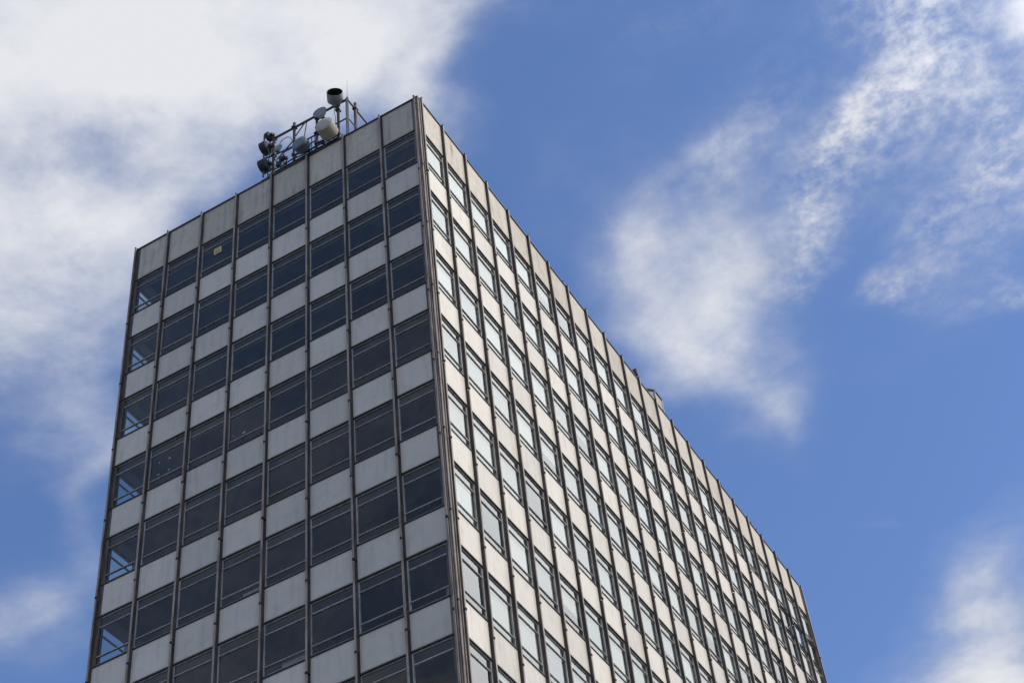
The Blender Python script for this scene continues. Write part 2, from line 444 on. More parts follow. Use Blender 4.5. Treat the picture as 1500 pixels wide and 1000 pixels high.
# each face: origin, direction along it, outward normal
class Face:
    def __init__(s, o, d, n): s.o = Vector(o); s.d = Vector(d); s.n = Vector(n)
    def mtx(s, u, z, n=0.0, tilt=0.0):
        p = s.o + s.d * u + s.n * n
        m = Matrix.Identity(4)
        zz_ = Vector((0, 0, 1))
        for i in range(3):
            m[i][0], m[i][1], m[i][2] = s.d[i], s.n[i], zz_[i]
        m[0][3], m[1][3], m[2][3] = p.x, p.y, z
        return m
# local frame of every piece: x along the face, y outward, z up (the left faces mirror nothing: d x n keeps right-handed or not)
F_FRONT = Face((0, 0, 0), (-1, 0, 0), (0, -1, 0))     # the shaded face: u runs from the near corner to the left
F_SIDE = Face((0, 0, 0), (0, 1, 0), (1, 0, 0))        # the sunlit long face: u runs away from the near corner
F_WEST = Face((-LX, 0, 0), (0, 1, 0), (-1, 0, 0))
F_BACK = Face((-LX, LY, 0), (1, 0, 0), (0, 1, 0))

def place(o, M4, parent=None):
    o.matrix_local = M4 if parent is None else parent.matrix_world.inverted() @ M4

def zt(j): return ROOF - PAR - j * H                  # head of window row j
def zb(j): return zt(j) - WH

GAP_U = 0.078                                        # half width of the fin zone
def span(face, i):
    """clear panel span (u0, u1) of bay i"""
    if face in (F_FRONT, F_BACK):
        a, b = i * A, (i + 1) * A
        lo = 0.20 if i == 0 else a + GAP_U
        hi = NL_ * A - 0.16 if i == NL_ - 1 else b - GAP_U
    else:
        a, b = 0.047 + i * B_, 0.047 + (i + 1) * B_
        lo = 0.30 if i == 0 else a + GAP_U
        hi = 0.047 + NR * B_ - 0.16 if i == NR - 1 else b - GAP_U
    return lo, hi

RAIL = 0.072
def panel_mb(w, h):
    """a cladding panel with bevelled rim; origin at bottom centre, face at y=0"""
    m = MB(); b = 0.012
    x0, x1 = -w / 2, w / 2
    fr = [(x0 + b, 0, b), (x1 - b, 0, b), (x1 - b, 0, h - b), (x0 + b, 0, h - b)]
    ri = [(x0, -b, 0), (x1, -b, 0), (x1, -b, h), (x0, -b, h)]
    bk = [(x0, -0.12, 0), (x1, -0.12, 0), (x1, -0.12, h), (x0, -0.12, h)]
    m.add(fr + ri + bk, [(0, 1, 2, 3), (0, 4, 5, 1), (1, 5, 6, 2), (2, 6, 7, 3), (3, 7, 4, 0),
                         (4, 8, 9, 5), (5, 9, 10, 6), (6, 10, 11, 7), (7, 11, 8, 4), (11, 10, 9, 8)])
    return m
def uv_panel(me, w, h):
    uv = me.uv_layers.new(name='UVMap')
    for lp in me.loops:
        c = me.vertices[lp.vertex_index].co
        uv.data[lp.index].uv = ((c.x + w / 2) / w, c.z / h)
_cache = {}
def cached(key, fn):
    if key not in _cache: _cache[key] = fn()
    return _cache[key]
def fixn(me):
    bm = bmesh.new(); bm.from_mesh(me); bmesh.ops.recalc_face_normals(bm, faces=bm.faces); bm.to_mesh(me); bm.free()
    return me
def panel_mesh(w, h, m, name):
    def mk():
        me = fixn(panel_mb(w, h).mesh(name, m)); uv_panel(me, w, h); return me
    return cached((name, round(w, 4), round(h, 4), m.name), mk)

FR_D = 0.022                                         # frame set-back of the glazing
HEAD, SILL = 0.215, 0.175                            # fanlight and lower light, share of the height
def window_dims(w, h):
    return h * (1 - HEAD), h * SILL
def frame_mb(w, h, m=None):
    """window surround: two jambs, head and sill; origin bottom centre"""
    m = m or MB(); t = 0.045
    y0, y1 = -0.09, -FR_D
    m.box(-w / 2, -w / 2 + t, y0, y1, 0, h); m.box(w / 2 - t, w / 2, y0, y1, 0, h)
    m.box(-w / 2 + t, w / 2 - t, y0, y1 - 0.004, 0, t); m.box(-w / 2 + t, w / 2 - t, y0, y1 - 0.004, h - t, h)
    return m
def transom_mb(w):
    m = MB(); t = 0.045
    m.box(-w / 2 + t, w / 2 - t, -0.085, -FR_D + 0.006, -0.022, 0.022)
    m.box(-w / 2 + t, w / 2 - t, -FR_D + 0.006, -FR_D + 0.016, -0.012, 0.010)
    return m
def pane_mb(w, z0, z1):
    m = MB(); t = 0.045
    hh = (z1 - z0) / 2
    return m.box(-w / 2 + t, w / 2 - t, -0.005, 0.005, -hh, hh)
def lights(w, h):
    """vertical ranges of the three panes"""
    a, b = window_dims(w, h)
    return [(0.045, b - 0.022), (b + 0.022, a - 0.022), (a + 0.022, h - 0.045)]

def add_window(face, i, j, glazed_below=False):
    lo, hi = span(face, i); w, h = hi - lo, WH - RAIL
    u, z = (lo + hi) / 2, zb(j) + RAIL / 2
    fm = cached(('frame', round(w, 4)), lambda: fixn(frame_mb(w, h).mesh('window', M_ALU)))
    o = link('window', fm, tower); o.matrix_local = face.mtx(u, z)
    tm = cached(('transom', round(w, 4)), lambda: fixn(transom_mb(w).mesh('transom', M_ALU)))
    a, b = window_dims(w, h)
    for zz_ in (a, b):
        t = link('transom', tm, o, (0, 0, zz_))
    for k, (z0, z1) in enumerate(lights(w, h)):
        gm_ = M_GLASS_BRIGHT if face is F_SIDE else M_GLASS
        pm = cached(('pane', round(w, 4), k, gm_.name), lambda: fixn(pane_mb(w, z0, z1).mesh('pane', gm_)))
        p = link('pane', pm, o, (0, -0.052, (z0 + z1) / 2))
        p.rotation_euler = (math.radians(rnd.gauss(0, 0.22)), 0, math.radians(rnd.gauss(0, 0.18)))
    return o
def add_blind(face, i, j, drop, m, yy=-0.20):
    lo, hi = span(face, i); w = hi - lo - 0.10; h = WH - RAIL
    def mk():
        b = MB(); b.box(-w / 2, w / 2, yy, yy + 0.004, h * (1 - drop), h - 0.06); b.box(-w / 2, w / 2, yy - 0.008, yy + 0.012, h * (1 - drop) - 0.025, h * (1 - drop))
        b.tube([(-w / 2, yy, h - 0.045), (w / 2, yy, h - 0.045)], 0.022, 8)
        return fixn(b.mesh('roller_blind', m))
    o = link('roller_blind', cached(('blind', round(w, 4), round(drop, 3), m.name), mk), tower); o.matrix_local = face.mtx((lo + hi) / 2, zb(j) + RAIL / 2)
def add_sill_board(face, i, j, f0, f1, hh, m):
    lo, hi = span(face, i); w = hi - lo
    o = MB().box(-w / 2 + w * f0 , -w / 2 + w * f1, -0.19, -0.165, 0.0, hh).build('sill_board', m, tower)
    o.matrix_local = face.mtx((lo + hi) / 2, zb(j) + RAIL / 2)
def add_spandrel(face, i, j):
    lo, hi = span(face, i); w = hi - lo; h = H - WH - RAIL
    o = link('spandrel_panel', panel_mesh(w, h, M_SPAN, 'spandrel_panel'), tower)
    o.matrix_local = face.mtx((lo + hi) / 2, zt(j + 1) + RAIL / 2, rnd.uniform(-0.004, 0.004))
    return o
def add_glazed_spandrel(face, i, j):
    lo, hi = span(face, i); w = hi - lo; h = H - WH - RAIL
    def mk():
        m = MB(); t = 0.045
        m.box(-w / 2, -w / 2 + t, -0.105, -0.03, 0, h); m.box(w / 2 - t, w / 2, -0.105, -0.03, 0, h)
        m.box(-w / 2 + t, w / 2 - t, -0.105, -0.034, 0, t); m.box(-w / 2 + t, w / 2 - t, -0.105, -0.034, h - t, h)
        return fixn(m.mesh('glazed_spandrel', M_ALU))
    o = link('glazed_spandrel', cached(('gs', round(w, 4)), mk), tower)
    o.matrix_local = face.mtx((lo + hi) / 2, zt(j + 1) + RAIL / 2)
    p = link('pane', fixn(pane_mb(w, 0.045, h - 0.045).mesh('pane', M_GLASS_BRIGHT)), o, (0, -0.06, h / 2))
def add_parapet(face, i):
    lo, hi = span(face, i); w = hi - lo; h = PAR - 0.10 - RAIL / 2
    o = link('parapet_panel', panel_mesh(w, h, M_PARA_RUST if (face is F_SIDE and i == 1) else M_PARA, 'parapet_panel'), tower)
    o.matrix_local = face.mtx((lo + hi) / 2, zt(0) + RAIL / 2, rnd.uniform(-0.004, 0.004))
    if face is F_SIDE and i == 1: o['label'] = 'parapet panel with a rusty brown run down it'
FIN_OUT = 0.118
def fin_profile():
    """plan of a fin: back plate, web, outer flange; x along the face, y outward"""
    return [(-0.072, -0.10), (0.072, -0.10), (0.072, 0.006), (0.024, 0.006), (0.024, FIN_OUT - 0.02),
            (0.036, FIN_OUT - 0.02), (0.036, FIN_OUT), (-0.036, FIN_OUT), (-0.036, FIN_OUT - 0.02), (-0.024, FIN_OUT - 0.02),
            (-0.024, 0.006), (-0.072, 0.006)]
def fin_mb(h, m=None, top=False):
    """one storey length of fin with the sleeve at its foot; origin at its foot"""
    m = m or MB()
    pr = fin_profile(); n = len(pr); z0, z1 = 0.006, h - 0.006
    vs = [(x, y, z0) for x, y in pr] + [(x, y, z1) for x, y in pr]
    for i in range(n):
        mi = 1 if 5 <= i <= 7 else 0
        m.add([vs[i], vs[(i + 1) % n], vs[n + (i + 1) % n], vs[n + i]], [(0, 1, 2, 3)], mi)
    m.add(vs, [tuple(range(n))[::-1], tuple(range(n, 2 * n))], 0)
    # sleeve and its bolt
    m.box(-0.044, 0.044, FIN_OUT - 0.045, FIN_OUT + 0.010, -0.03, 0.05, 2)
    m.box(-0.016, 0.016, FIN_OUT + 0.012, FIN_OUT + 0.035, -0.012, 0.03, 2)
    if top:
        m.box(-0.036, 0.036, -0.02, FIN_OUT + 0.010, h - 0.006, h + 0.022, 2)
    return m
FIN_MATS = [M_BRONZE, M_FLANGE, M_RAIL]
JOINT = 0.62                                         # sleeves sit this far below the sill line
def fin_levels():
    """joints of the fins, top to bottom"""
    zs = [ROOF - 0.02]
    for j in range(NST): zs.append(zb(j) - JOINT)
    return zs
def add_fin(face, u, j, kind='mullion'):
    zs = fin_levels(); h = zs[j] - zs[j + 1]
    me = cached(('fin', round(h, 4), j == 0), lambda: fixn(fin_mb(h, top=(j == 0)).mesh('mullion', FIN_MATS)))
    o = link(kind, me, tower)
    mm = face.mtx(u + rnd.uniform(-0.006, 0.006), zs[j + 1] + rnd.uniform(-0.05, 0.05), 0)
    o.matrix_local = mm
    return o
def rail_mb(u0, u1, m=None):
    m = m or MB()
    m.box(u0, u1, -0.11, 0.012, -RAIL / 2, RAIL / 2)
    m.box(u0, u1, 0.012, 0.034, -RAIL / 2, -RAIL / 2 + 0.022)
    return m
def add_rail(face, i, z):
    lo, hi = span(face, i); w = hi - lo
    me = cached(('rail', round(w, 4)), lambda: fixn(rail_mb(-w / 2, w / 2).mesh('rail', M_RAIL)))
    o = link('rail', me, tower); o.matrix_local = face.mtx((lo + hi) / 2, z)

# which storeys of a bay the photograph takes in (a margin of one storey kept)
def in_view(face, u, z, pad=70):
    p = face.o + face.d * u + Vector((0, 0, z)) - CAM
    w = p.dot(fw)
    x, y = 750 + 2480.6 * p.dot(rt) / w, 500 - 2480.6 * p.dot(up) / w
    return -pad < x < 1500 + pad and -pad < y < 1000 + pad
seen = {}
for face, n in ((F_FRONT, NL_), (F_SIDE, NR)):
    for i in range(n):
        lo, hi = span(face, i); k = 0
        while k < NST - 1 and in_view(face, (lo + hi) / 2, zt(k)): k += 1
        seen[face, i] = k
fin_u = {F_FRONT: [0.125] + [i * A for i in range(1, NL_)] + [NL_ * A - 0.075],
         F_SIDE: [0.205] + [0.047 + i * B_ for i in range(1, NR)] + [0.047 + NR * B_ - 0.075]}
low = {M_SPAN: MB(), M_ALU: MB(), M_GLASS: MB(), M_BRONZE: MB(), M_RAIL: MB(), M_PARA: MB()}
def shifted(m, src, M4):
    m.add([M4 @ Vector(v) for v in src.v], src.f, 0)
def joined_bay(dst, face, i, j, parapet=False):
    lo, hi = span(face, i); w = hi - lo; u = (lo + hi) / 2; h = WH - RAIL
    M4 = face.mtx(u, zb(j) + RAIL / 2)
    shifted(dst[M_ALU], frame_mb(w, h), M4)
    for zz_ in window_dims(w, h): shifted(dst[M_ALU], transom_mb(w), M4 @ Matrix.Translation((0, 0, zz_)))
    for z0, z1 in lights(w, h): shifted(dst[M_GLASS], pane_mb(w, z0, z1), M4 @ Matrix.Translation((0, -0.052, (z0 + z1) / 2)))
    shifted(dst[M_SPAN], panel_mb(w, H - WH - RAIL), face.mtx(u, zt(j + 1) + RAIL / 2))
    for z in (zt(j), zb(j)): shifted(dst[M_RAIL], rail_mb(-w / 2, w / 2), face.mtx(u, z))
    if parapet: shifted(dst[M_PARA], panel_mb(w, PAR - 0.10 - RAIL / 2), face.mtx(u, zt(0) + RAIL / 2))
for face, n in ((F_FRONT, NL_), (F_SIDE, NR)):
    for i in range(n):
        k = seen[face, i]
        add_parapet(face, i)
        for j in range(NST):
            if j < k:
                add_window(face, i, j)
                if face is F_SIDE and ((i >= 19 and j == 0) or (i == 20 and j in (1, 2)) or (i == 21 and j == 1)):
                    add_glazed_spandrel(face, i, j)
                else: add_spandrel(face, i, j)
                add_rail(face, i, zt(j)); add_rail(face, i, zb(j))
            else: joined_bay(low, face, i, j)
    for i, u in enumerate(fin_u[face]):
        k = max(seen[face, min(i, n - 1)], seen[face, max(i - 1, 0)])
        for j in range(NST):
            if j <= k: add_fin(face, u, j)
            else:
                zs = fin_levels(); shifted(low[M_BRONZE], fin_mb(zs[j] - zs[j + 1]), face.mtx(u, zs[j + 1]))
for m, mb in low.items():
    if mb.f:
        o = mb.build('lower_storeys', m, tower); o['kind'] = 'stuff'
# blinds and boards behind a few panes
for i in range(NR):
    for j in range(seen[F_SIDE, i]):
        r = rnd.random()
        if r < 0.80: d = 0.985
        elif r < 0.92: d = rnd.uniform(0.35, 0.9)
        else: continue
        add_blind(F_SIDE, i, j, d, M_BLIND if rnd.random() < 0.8 else M_BLIND_GREY, -0.13)
for (i, j, f0, f1, hh) in ((3, 6, 0.0, 0.62, 0.34), (3, 7, 0.0, 0.72, 0.62), (0, 6, 0.0, 0.18, 0.5), (2, 8, 0.1, 0.5, 0.4), (5, 8, 0.0, 0.6, 0.5), (4, 5, 0.0, 0.5, 0.3)):
    add_sill_board(F_FRONT, i, j, f0, f1, hh, M_SOFF)
# the two faces turned away
away = {k: MB() for k in low}
for face, n in ((F_WEST, NR), (F_BACK, NL_)):
    for i in range(n):
        for j in range(NST): joined_bay(away, face, i, j, parapet=(j == 0))
    us = fin_u[F_SIDE] if face is F_WEST else fin_u[F_FRONT]
    for u in us:
        zs = fin_levels()
        for j in range(NST): shifted(away[M_BRONZE], fin_mb(zs[j] - zs[j + 1], top=(j == 0)), face.mtx(u, zs[j + 1]))
for m, mb in away.items():
    o = mb.build('rear_cladding', m, tower); o['kind'] = 'stuff'
# UV-less joined panels use the middle of the panel pattern (no map needed)

# corner posts: a re-entrant post between the two end fins
def corner(x, y, sx, sy):
    m = MB()
    zlo, zhi = 0.3, ROOF - 0.01
    m.box(min(x, x - sx * 0.30), max(x, x - sx * 0.30), min(y, y - sy * 0.21), max(y, y - sy * 0.21), zlo, zhi - 0.05, 0)
    # round bead on the arris, with a joint sleeve every storey
    m.prism([(x + 0.03 * math.cos(a * math.pi / 4 + 0.39), y + 0.03 * math.sin(a * math.pi / 4 + 0.39)) for a in range(8)], zlo, zhi + 0.03, 1)
    m.prism([(x - sx * 0.068 + sx * p, y + sy * q) for p, q in ((-0.02, -0.05), (0.02, -0.05), (0.02, 0.045), (-0.02, 0.045))], zlo, zhi, 1)
    m.prism([(x + sx * q, y - sy * 0.13 + sy * p) for p, q in ((-0.02, -0.05), (0.02, -0.05), (0.02, 0.045), (-0.02, 0.045))], zlo, zhi, 1)
    for z in fin_levels()[1:]:
        m.box(x - 0.04, x + 0.04, y - 0.04, y + 0.04, z + 0.3, z + 0.36, 2)
    return m
corner(0, 0, 1, -1).build('corner_post', FIN_MATS, tower)
corner(-LX, 0, -1, -1).build('corner_post', FIN_MATS, tower)
corner(0, LY, 1, 1).build('corner_post', FIN_MATS, tower)
corner(-LX, LY, -1, 1).build('corner_post', FIN_MATS, tower)
# coping along the four edges
zc0, zc1 = ROOF - 0.10, ROOF - 0.035
MB().box(-LX - 0.03, 0.03, -0.045, 0.30, zc0, zc1).build('coping', M_RAIL, tower, bevel=0.008)
MB().box(-0.30, 0.045, 0.302, LY - 0.302, zc0, zc1).build('coping', M_RAIL, tower, bevel=0.008)
MB().box(-LX - 0.045, -LX + 0.30, 0.302, LY - 0.302, zc0, zc1).build('coping', M_RAIL, tower, bevel=0.008)
MB().box(-LX - 0.03, 0.03, LY - 0.30, LY + 0.045, zc0, zc1).build('coping', M_RAIL, tower, bevel=0.008)
# parapet upstand behind the panels, roof deck
pu = MB(); zz0, zz1 = zt(0) + 0.06, zc0 - 0.003
pu.box(-LX + 0.125, -0.125, 0.125, 0.26, zz0, zz1); pu.box(-LX + 0.125, -0.125, LY - 0.26, LY - 0.125, zz0, zz1)
pu.box(-0.26, -0.125, 0.262, LY - 0.262, zz0, zz1); pu.box(-LX + 0.125, -LX + 0.26, 0.262, LY - 0.262, zz0, zz1)
pu.build('parapet_upstand', M_CONC, tower)
MB().box(-LX + 0.262, -0.262, 0.262, LY - 0.262, zt(0) + 0.07, ROOF - 1.1).build('roof_deck', M_ROOF, tower)
# floors, ceilings and the boards round the window heads
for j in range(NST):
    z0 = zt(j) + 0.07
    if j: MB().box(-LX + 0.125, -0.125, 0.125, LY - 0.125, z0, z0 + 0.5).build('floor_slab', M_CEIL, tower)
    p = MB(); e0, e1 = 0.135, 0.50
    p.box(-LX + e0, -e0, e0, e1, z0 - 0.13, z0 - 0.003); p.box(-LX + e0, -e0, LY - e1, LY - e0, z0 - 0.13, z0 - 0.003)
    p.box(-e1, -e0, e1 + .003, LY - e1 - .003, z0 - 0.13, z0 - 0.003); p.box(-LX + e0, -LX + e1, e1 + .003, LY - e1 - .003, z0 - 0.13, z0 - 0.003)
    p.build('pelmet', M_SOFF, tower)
MB().box(-10.2, -4.4, 4.0, LY - 4.0, 0.1, zt(0) + 0.066).build('core_wall', M_CORE, tower)
MB().box(-LX + 0.3, -0.3, 0.3, LY - 0.3, 0.02, zb(NST - 1) - 0.9).build('plinth', M_CONC, tower)

# ------------------------------------------------------------------ small fittings of the tower
def at_front(x, y, z): return (x, y, ROOF + z)
# stack behind the long parapet
st = MB()
cx, cy, rr = -1.95, 25.2, 1.1
def ring(r, k0=0.5): return [(cx + r * math.cos((k + k0) * math.pi / 4), cy + r * math.sin((k + k0) * math.pi / 4)) for k in range(8)]
st.prism(ring(rr), ROOF - 1.1, ROOF + 3.65)
stack = st.build('roof_stack', M_CONC, tower, bevel=0.02)
sm_ = MB(); sm_.prism(ring(rr + 0.06), ROOF + 3.653, ROOF + 3.76); sm_.build('cap', M_RAIL, stack, bevel=0.015)
sm_ = MB()
for k in range(8):
    x, y = ring(rr + 0.012)[k]; sm_.box(x - 0.03, x + 0.03, y - 0.03, y + 0.03, ROOF - 1.0, ROOF + 3.64)
sm_.build('cover_strip', M_ALU, stack)
sp = MB(); sp.bar(at_front(-0.16, 20.36, -0.04), at_front(-0.16, 20.36, 0.95), 0.09, 0.09); sp.box(-0.26, -0.06, 20.20, 20.36, ROOF + 0.62, ROOF + 0.98)
sp.build('roof_spike', M_RUST, tower)
sp = MB(); sp.tube([at_front(-0.16, 20.36, 0.75), at_front(-0.4, 21.6, 0.72), at_front(-0.85, 23.3, 1.25), at_front(-1.05, 24.5, 1.6)], 0.022, 6)
sp.build('stay_cable', M_BLACK, tower)
# clips standing on the long coping
for y in (33.2, 33.9, 34.6, 31.0, 29.4, 5.55, 9.2, 12.4, 27.2):
    c = MB(); c.box(-0.03, 0.03, -0.02, 0.02, 0, 0.12); c.box(-0.015, 0.07, -0.015, 0.015, 0.07, 0.11); c.bar((0, 0, 0.1), (0.0, 0.09, 0.19), 0.025, 0.025)
    c.build('coping_clip', M_RAIL, tower, (0.0, y, zc1 - 0.001))
# marks left on two panes of the shaded face
for x, z, s in ((-11.81, -13.92, 0.05), (-12.29, -13.91, 0.035), (-11.82, -14.51, 0.045), (-12.29, -14.51, 0.045), (-8.37, -14.52, 0.07), (-8.85, -14.43, 0.03)):
    m_ = MB(); m_.add([(s * math.cos(a) * (1 + 0.3 * math.sin(3 * a + x)), -0.0035, 0.9 * s * math.sin(a)) for a in [k * math.pi / 5 for k in range(10)]] +
                      [(s * math.cos(a) * (1 + 0.3 * math.sin(3 * a + x)), 0.0, 0.9 * s * math.sin(a)) for a in [k * math.pi / 5 for k in range(10)]],
                      [tuple(range(10))[::-1], tuple(range(10, 20))] + [(k, (k + 1) % 10, 10 + (k + 1) % 10, 10 + k) for k in range(10)])
    m_.build('sticker', M_WHITE, tower, (x, 0.066, ROOF + z))

# ------------------------------------------------------------------ extractor fan in a top floor window
fan = empty('extractor_fan', (-10.06, 0.073, ROOF - 3.10))
tag(fan, 'yellowed square extractor fan set in a top floor window of the shaded face', 'extractor fan')
m_ = MB()
sq = lambda s, r: [(sx * (s - r) + r * math.cos(a), sz * (s - r) + r * math.sin(a)) for sx, sz, a0 in ((1, 1, 0), (-1, 1, 90), (-1, -1, 180), (1, -1, 270)) for a in [math.radians(a0 + q) for q in (0, 22, 45, 68, 90)]]
def slab(m, out, y0, y1, mi=0):
    n = len(out); vs = [(x, y0, z) for x, z in out] + [(x, y1, z) for x, z in out]
    m.add(vs, [tuple(range(n)), tuple(range(n, 2 * n))[::-1]] + [(i, n + i, n + (i + 1) % n, (i + 1) % n) for i in range(n)], mi)
slab(m_, sq(0.185, 0.06), -0.07, -0.012)
m_.build('cowl', M_FANC, fan, bevel=0.012)
m_ = MB(); slab(m_, sq(0.115, 0.02), -0.074, -0.068); m_.build('grille_recess', M_FAND, fan)
for k in range(5):
    m_ = MB(); m_.box(-0.115, 0.115, -0.088, -0.0745, -0.10 + k * 0.045, -0.075 + k * 0.045); m_.build('louvre', M_FANC, fan)

# ------------------------------------------------------------------ steel antenna frame on the roof edge
Y0 = 0.12
fr = empty('antenna_frame', (-5.5, Y0, ROOF))
tag(fr, 'galvanised steel antenna frame of rails, rusty posts and braces on the front roof edge', 'antenna frame')
def P_(x, y, z): return (x + 5.5, y - Y0, z)
def fbar(name, p, q, w, m): return MB().bar(P_(*p), P_(*q), w, w).build(name, m, fr, bevel=0.006, seg=1)
def ftube(name, p, q, r, m): return MB().tube([P_(*p), P_(*q)], r, 12).build(name, m, fr)
fbar('rail', (-7.46, Y0, 2.80), (-3.50, Y0, 2.71), 0.085, M_STEEL)
fbar('rail', (-6.9, Y0, 1.42), (-3.50, Y0, 1.36), 0.055, M_STEEL)
fbar('base_rail', (-7.95, Y0, 0.10), (-3.45, Y0, 0.10), 0.13, M_RAIL)
fbar('base_rail', (-7.6, Y0 + 0.02, 0.36), (-3.9, Y0 + 0.02, 0.36), 0.06, M_RAIL)
fbar('rail', (-3.50, Y0 + 0.05, 2.70), (-3.50, 2.6, 2.70), 0.07, M_STEEL)
fbar('rail', (-3.50, Y0 + 0.05, 1.36), (-3.50, 2.6, 1.36), 0.05, M_STEEL)
fbar('post', (-3.52, Y0 - 0.002, -0.03), (-3.52, Y0 - 0.002, 2.80), 0.115, M_STEEL)
ftube('post', (-3.50, 0.74, -1.1), (-3.50, 0.74, 3.12), 0.075, M_BROWN)
ftube('post', (-3.98, Y0, -0.03), (-3.98, Y0, 3.05), 0.066, M_RUST)
ftube('post', (-5.09, Y0, -0.03), (-5.09, Y0, 2.75), 0.06, M_BLACK)
ftube('post', (-6.27, Y0, -0.03), (-6.27, Y0, 3.08), 0.072, M_BROWN)
ftube('post', (-7.34, Y0, -0.03), (-7.34, Y0, 3.06), 0.085, M_BROWN)
fbar('post', (-7.14, 0.55, -1.1), (-7.14, 0.55, 2.1), 0.07, M_STEEL)
fbar('post', (-3.50, 2.6, -1.1), (-3.50, 2.6, 2.74), 0.09, M_STEEL)
fbar('brace', (-5.72, Y0, 2.72), (-6.23, Y0, 2.08), 0.045, M_STEEL)
fbar('brace', (-5.66, Y0 + .05, 2.72), (-5.82, Y0 + .05, 1.4), 0.05, M_STEEL)
fbar('brace', (-6.23, Y0 + .06, 2.08), (-7.20, Y0 + .06, 1.25), 0.05, M_STEEL)
fbar('brace', (-7.20, Y0 + .06, 1.25), (-7.36, Y0 + .06, 0.15), 0.05, M_RAIL)
fbar('brace', (-7.46, Y0 + .03, 1.62), (-6.2, Y0 + .03, 1.50), 0.05, M_RAIL)
fbar('brace', (-4.85, Y0 + .04, 1.40), (-4.4, Y0 + .04, 0.2), 0.05, M_RAIL)
ftube('side_pole', (-7.80, 0.0, 0.25), (-7.80, 0.0, 3.25), 0.04, M_STEEL)
for z in (0.62, 1.55, 2.45): fbar('outrigger', (-7.82, 0.0, z), (-7.30, Y0, z), 0.06, M_RAIL)
for x, z in ((-7.34, 2.80), (-6.27, 2.78), (-3.98, 2.25), (-7.34, 1.55), (-5.09, 1.42), (-3.5, 2.70)):
    y = Y0 if x != -3.5 else 0.74
    MB().box(x + 5.5 - .10, x + 5.5 + .10, y - Y0 - .11, y - Y0 + .11, z - .055, z + .055).build('clamp', M_RAIL, fr, bevel=0.012)
# little rack between the posts
rk = MB()
for k in range(4): rk.bar(P_(-5.72 + k * 0.17, Y0 + .02, 0.15), P_(-5.72 + k * 0.17, Y0 + .02, 1.35), 0.035, 0.035)
for z in (0.55, 0.95): rk.bar(P_(-5.8, Y0 - .02, z), P_(-5.12, Y0 - .02, z), 0.04, 0.04)
rk.build('rack', M_RAIL, fr)
for x, y, h in ((-6.95, 0.10, 0.9), (-6.72, 0.16, 0.62), (-6.60, 0.02, 0.75), (-5.45, 0.05, 0.5), (-4.75, 0.12, 0.55), (-4.2, 0.1, 0.7), (-7.6, 0.06, 0.8)):
    m_ = MB(); m_.tube([P_(x, y, 0.1), P_(x, y, h)], 0.028, 8); m_.box(x + 5.5 - .07, x + 5.5 + .05, y - Y0 - .05, y - Y0 + .05, h - .12, h + .03)
    m_.build('stub', M_RAIL, fr)

# ------------------------------------------------------------------ dishes
def aim(o, axis): o.rotation_euler = Vector(axis).to_track_quat('Z', 'Y').to_euler()
GRP = 'microwave dishes on the roof frame'
def dish(label, face_c, axis, dia, depth, body, face_m, kind='closed', cone=0.0, pole=None, rim=0.02):
    """face_c: centre of the front rim; axis: the way it faces"""
    ax = Vector(axis).normalized()
    o = empty('microwave_dish', at_front(*(Vector(face_c) - ax * depth)))
    aim(o, ax); tag(o, label, 'dish antenna', GRP)
    R = dia / 2
    b = MB()
    if kind == 'closed':      # shrouded drum with a radome
        b.lathe([(0.0, -cone * 1.0), (R * 0.35, -cone * 0.9), (R * 0.80, -cone * 0.35), (R * 0.97, 0.0), (R, 0.03), (R, depth - 0.025), (R * 1.025, depth - 0.022), (R * 1.025, depth), (R * 0.985, depth)])
        b.build('drum', body, o)
        c = MB(); c.lathe([(R * 0.995, depth - 0.012), (R * 0.97, depth + 0.006), (R * 0.5, depth + rim), (0.0, depth + rim * 1.2)])
        c.build('radome', face_m, o)
    elif kind == 'open':      # open shroud, reflector at the bottom
        b.lathe([(0.0, -cone), (R * 0.30, -cone * 0.96), (R * 0.55, -cone * 0.62), (R * 0.97, 0.0), (R, 0.04), (R, depth), (R * 0.975, depth + 0.004), (R * 0.957, depth - 0.01)], 48)
        b.build('shroud', body, o)
        c = MB(); c.lathe([(R * 0.957, depth - 0.008), (R * 0.952, 0.10)], 48); c.build('absorber_lining', M_RAIL, o)
        c = MB(); c.lathe([(R * 0.955, 0.105), (R * 0.7, 0.02), (R * 0.35, -0.05), (0.0, -0.07)]); c.build('reflector', face_m, o)
        c = MB(); c.tube([(0, 0, -0.06), (0, 0, 0.22)], 0.022, 8); c.lathe([(0.0, 0.27), (0.07, 0.26), (0.07, 0.23), (0.0, 0.22)], 16); c.build('feed', M_LGREY, o)
    else:                     # shallow parabola with a flat cover
        b.lathe([(0.0, -cone), (R * 0.3, -cone * 0.9), (R * 0.65, -cone * 0.5), (R * 0.98, depth - 0.03), (R * 1.02, depth - 0.02), (R * 1.02, depth), (R * 0.98, depth)])
        b.build('reflector', body, o)
        c = MB(); c.lathe([(R * 0.99, depth - 0.008), (R * 0.6, depth + 0.012), (0.0, depth + 0.02)]); c.build('cover', face_m, o)
    # mount: hub, arm to the pole, clamp
    h = MB(); h.lathe([(0.0, -cone - 0.10), (0.09, -cone - 0.10), (0.09, -cone + 0.03), (0.0, -cone + 0.03)], 14); h.build('hub', M_RAIL, o)
    if pole is not None:
        M4 = (Matrix.Translation(o.location) @ o.rotation_euler.to_matrix().to_4x4()).inverted()
        q = M4 @ Vector(at_front(*pole)); p = Vector((0, 0, -cone - 0.06))
        a = MB(); a.bar(p, q, 0.07, 0.07); a.box(q.x - .09, q.x + .09, q.y - .09, q.y + .09, q.z - .09, q.z + .09); a.build('mount', M_RAIL, o, bevel=0.01)
    return o
def facept(u_x, u_z, y):  return (u_x, y, u_z)
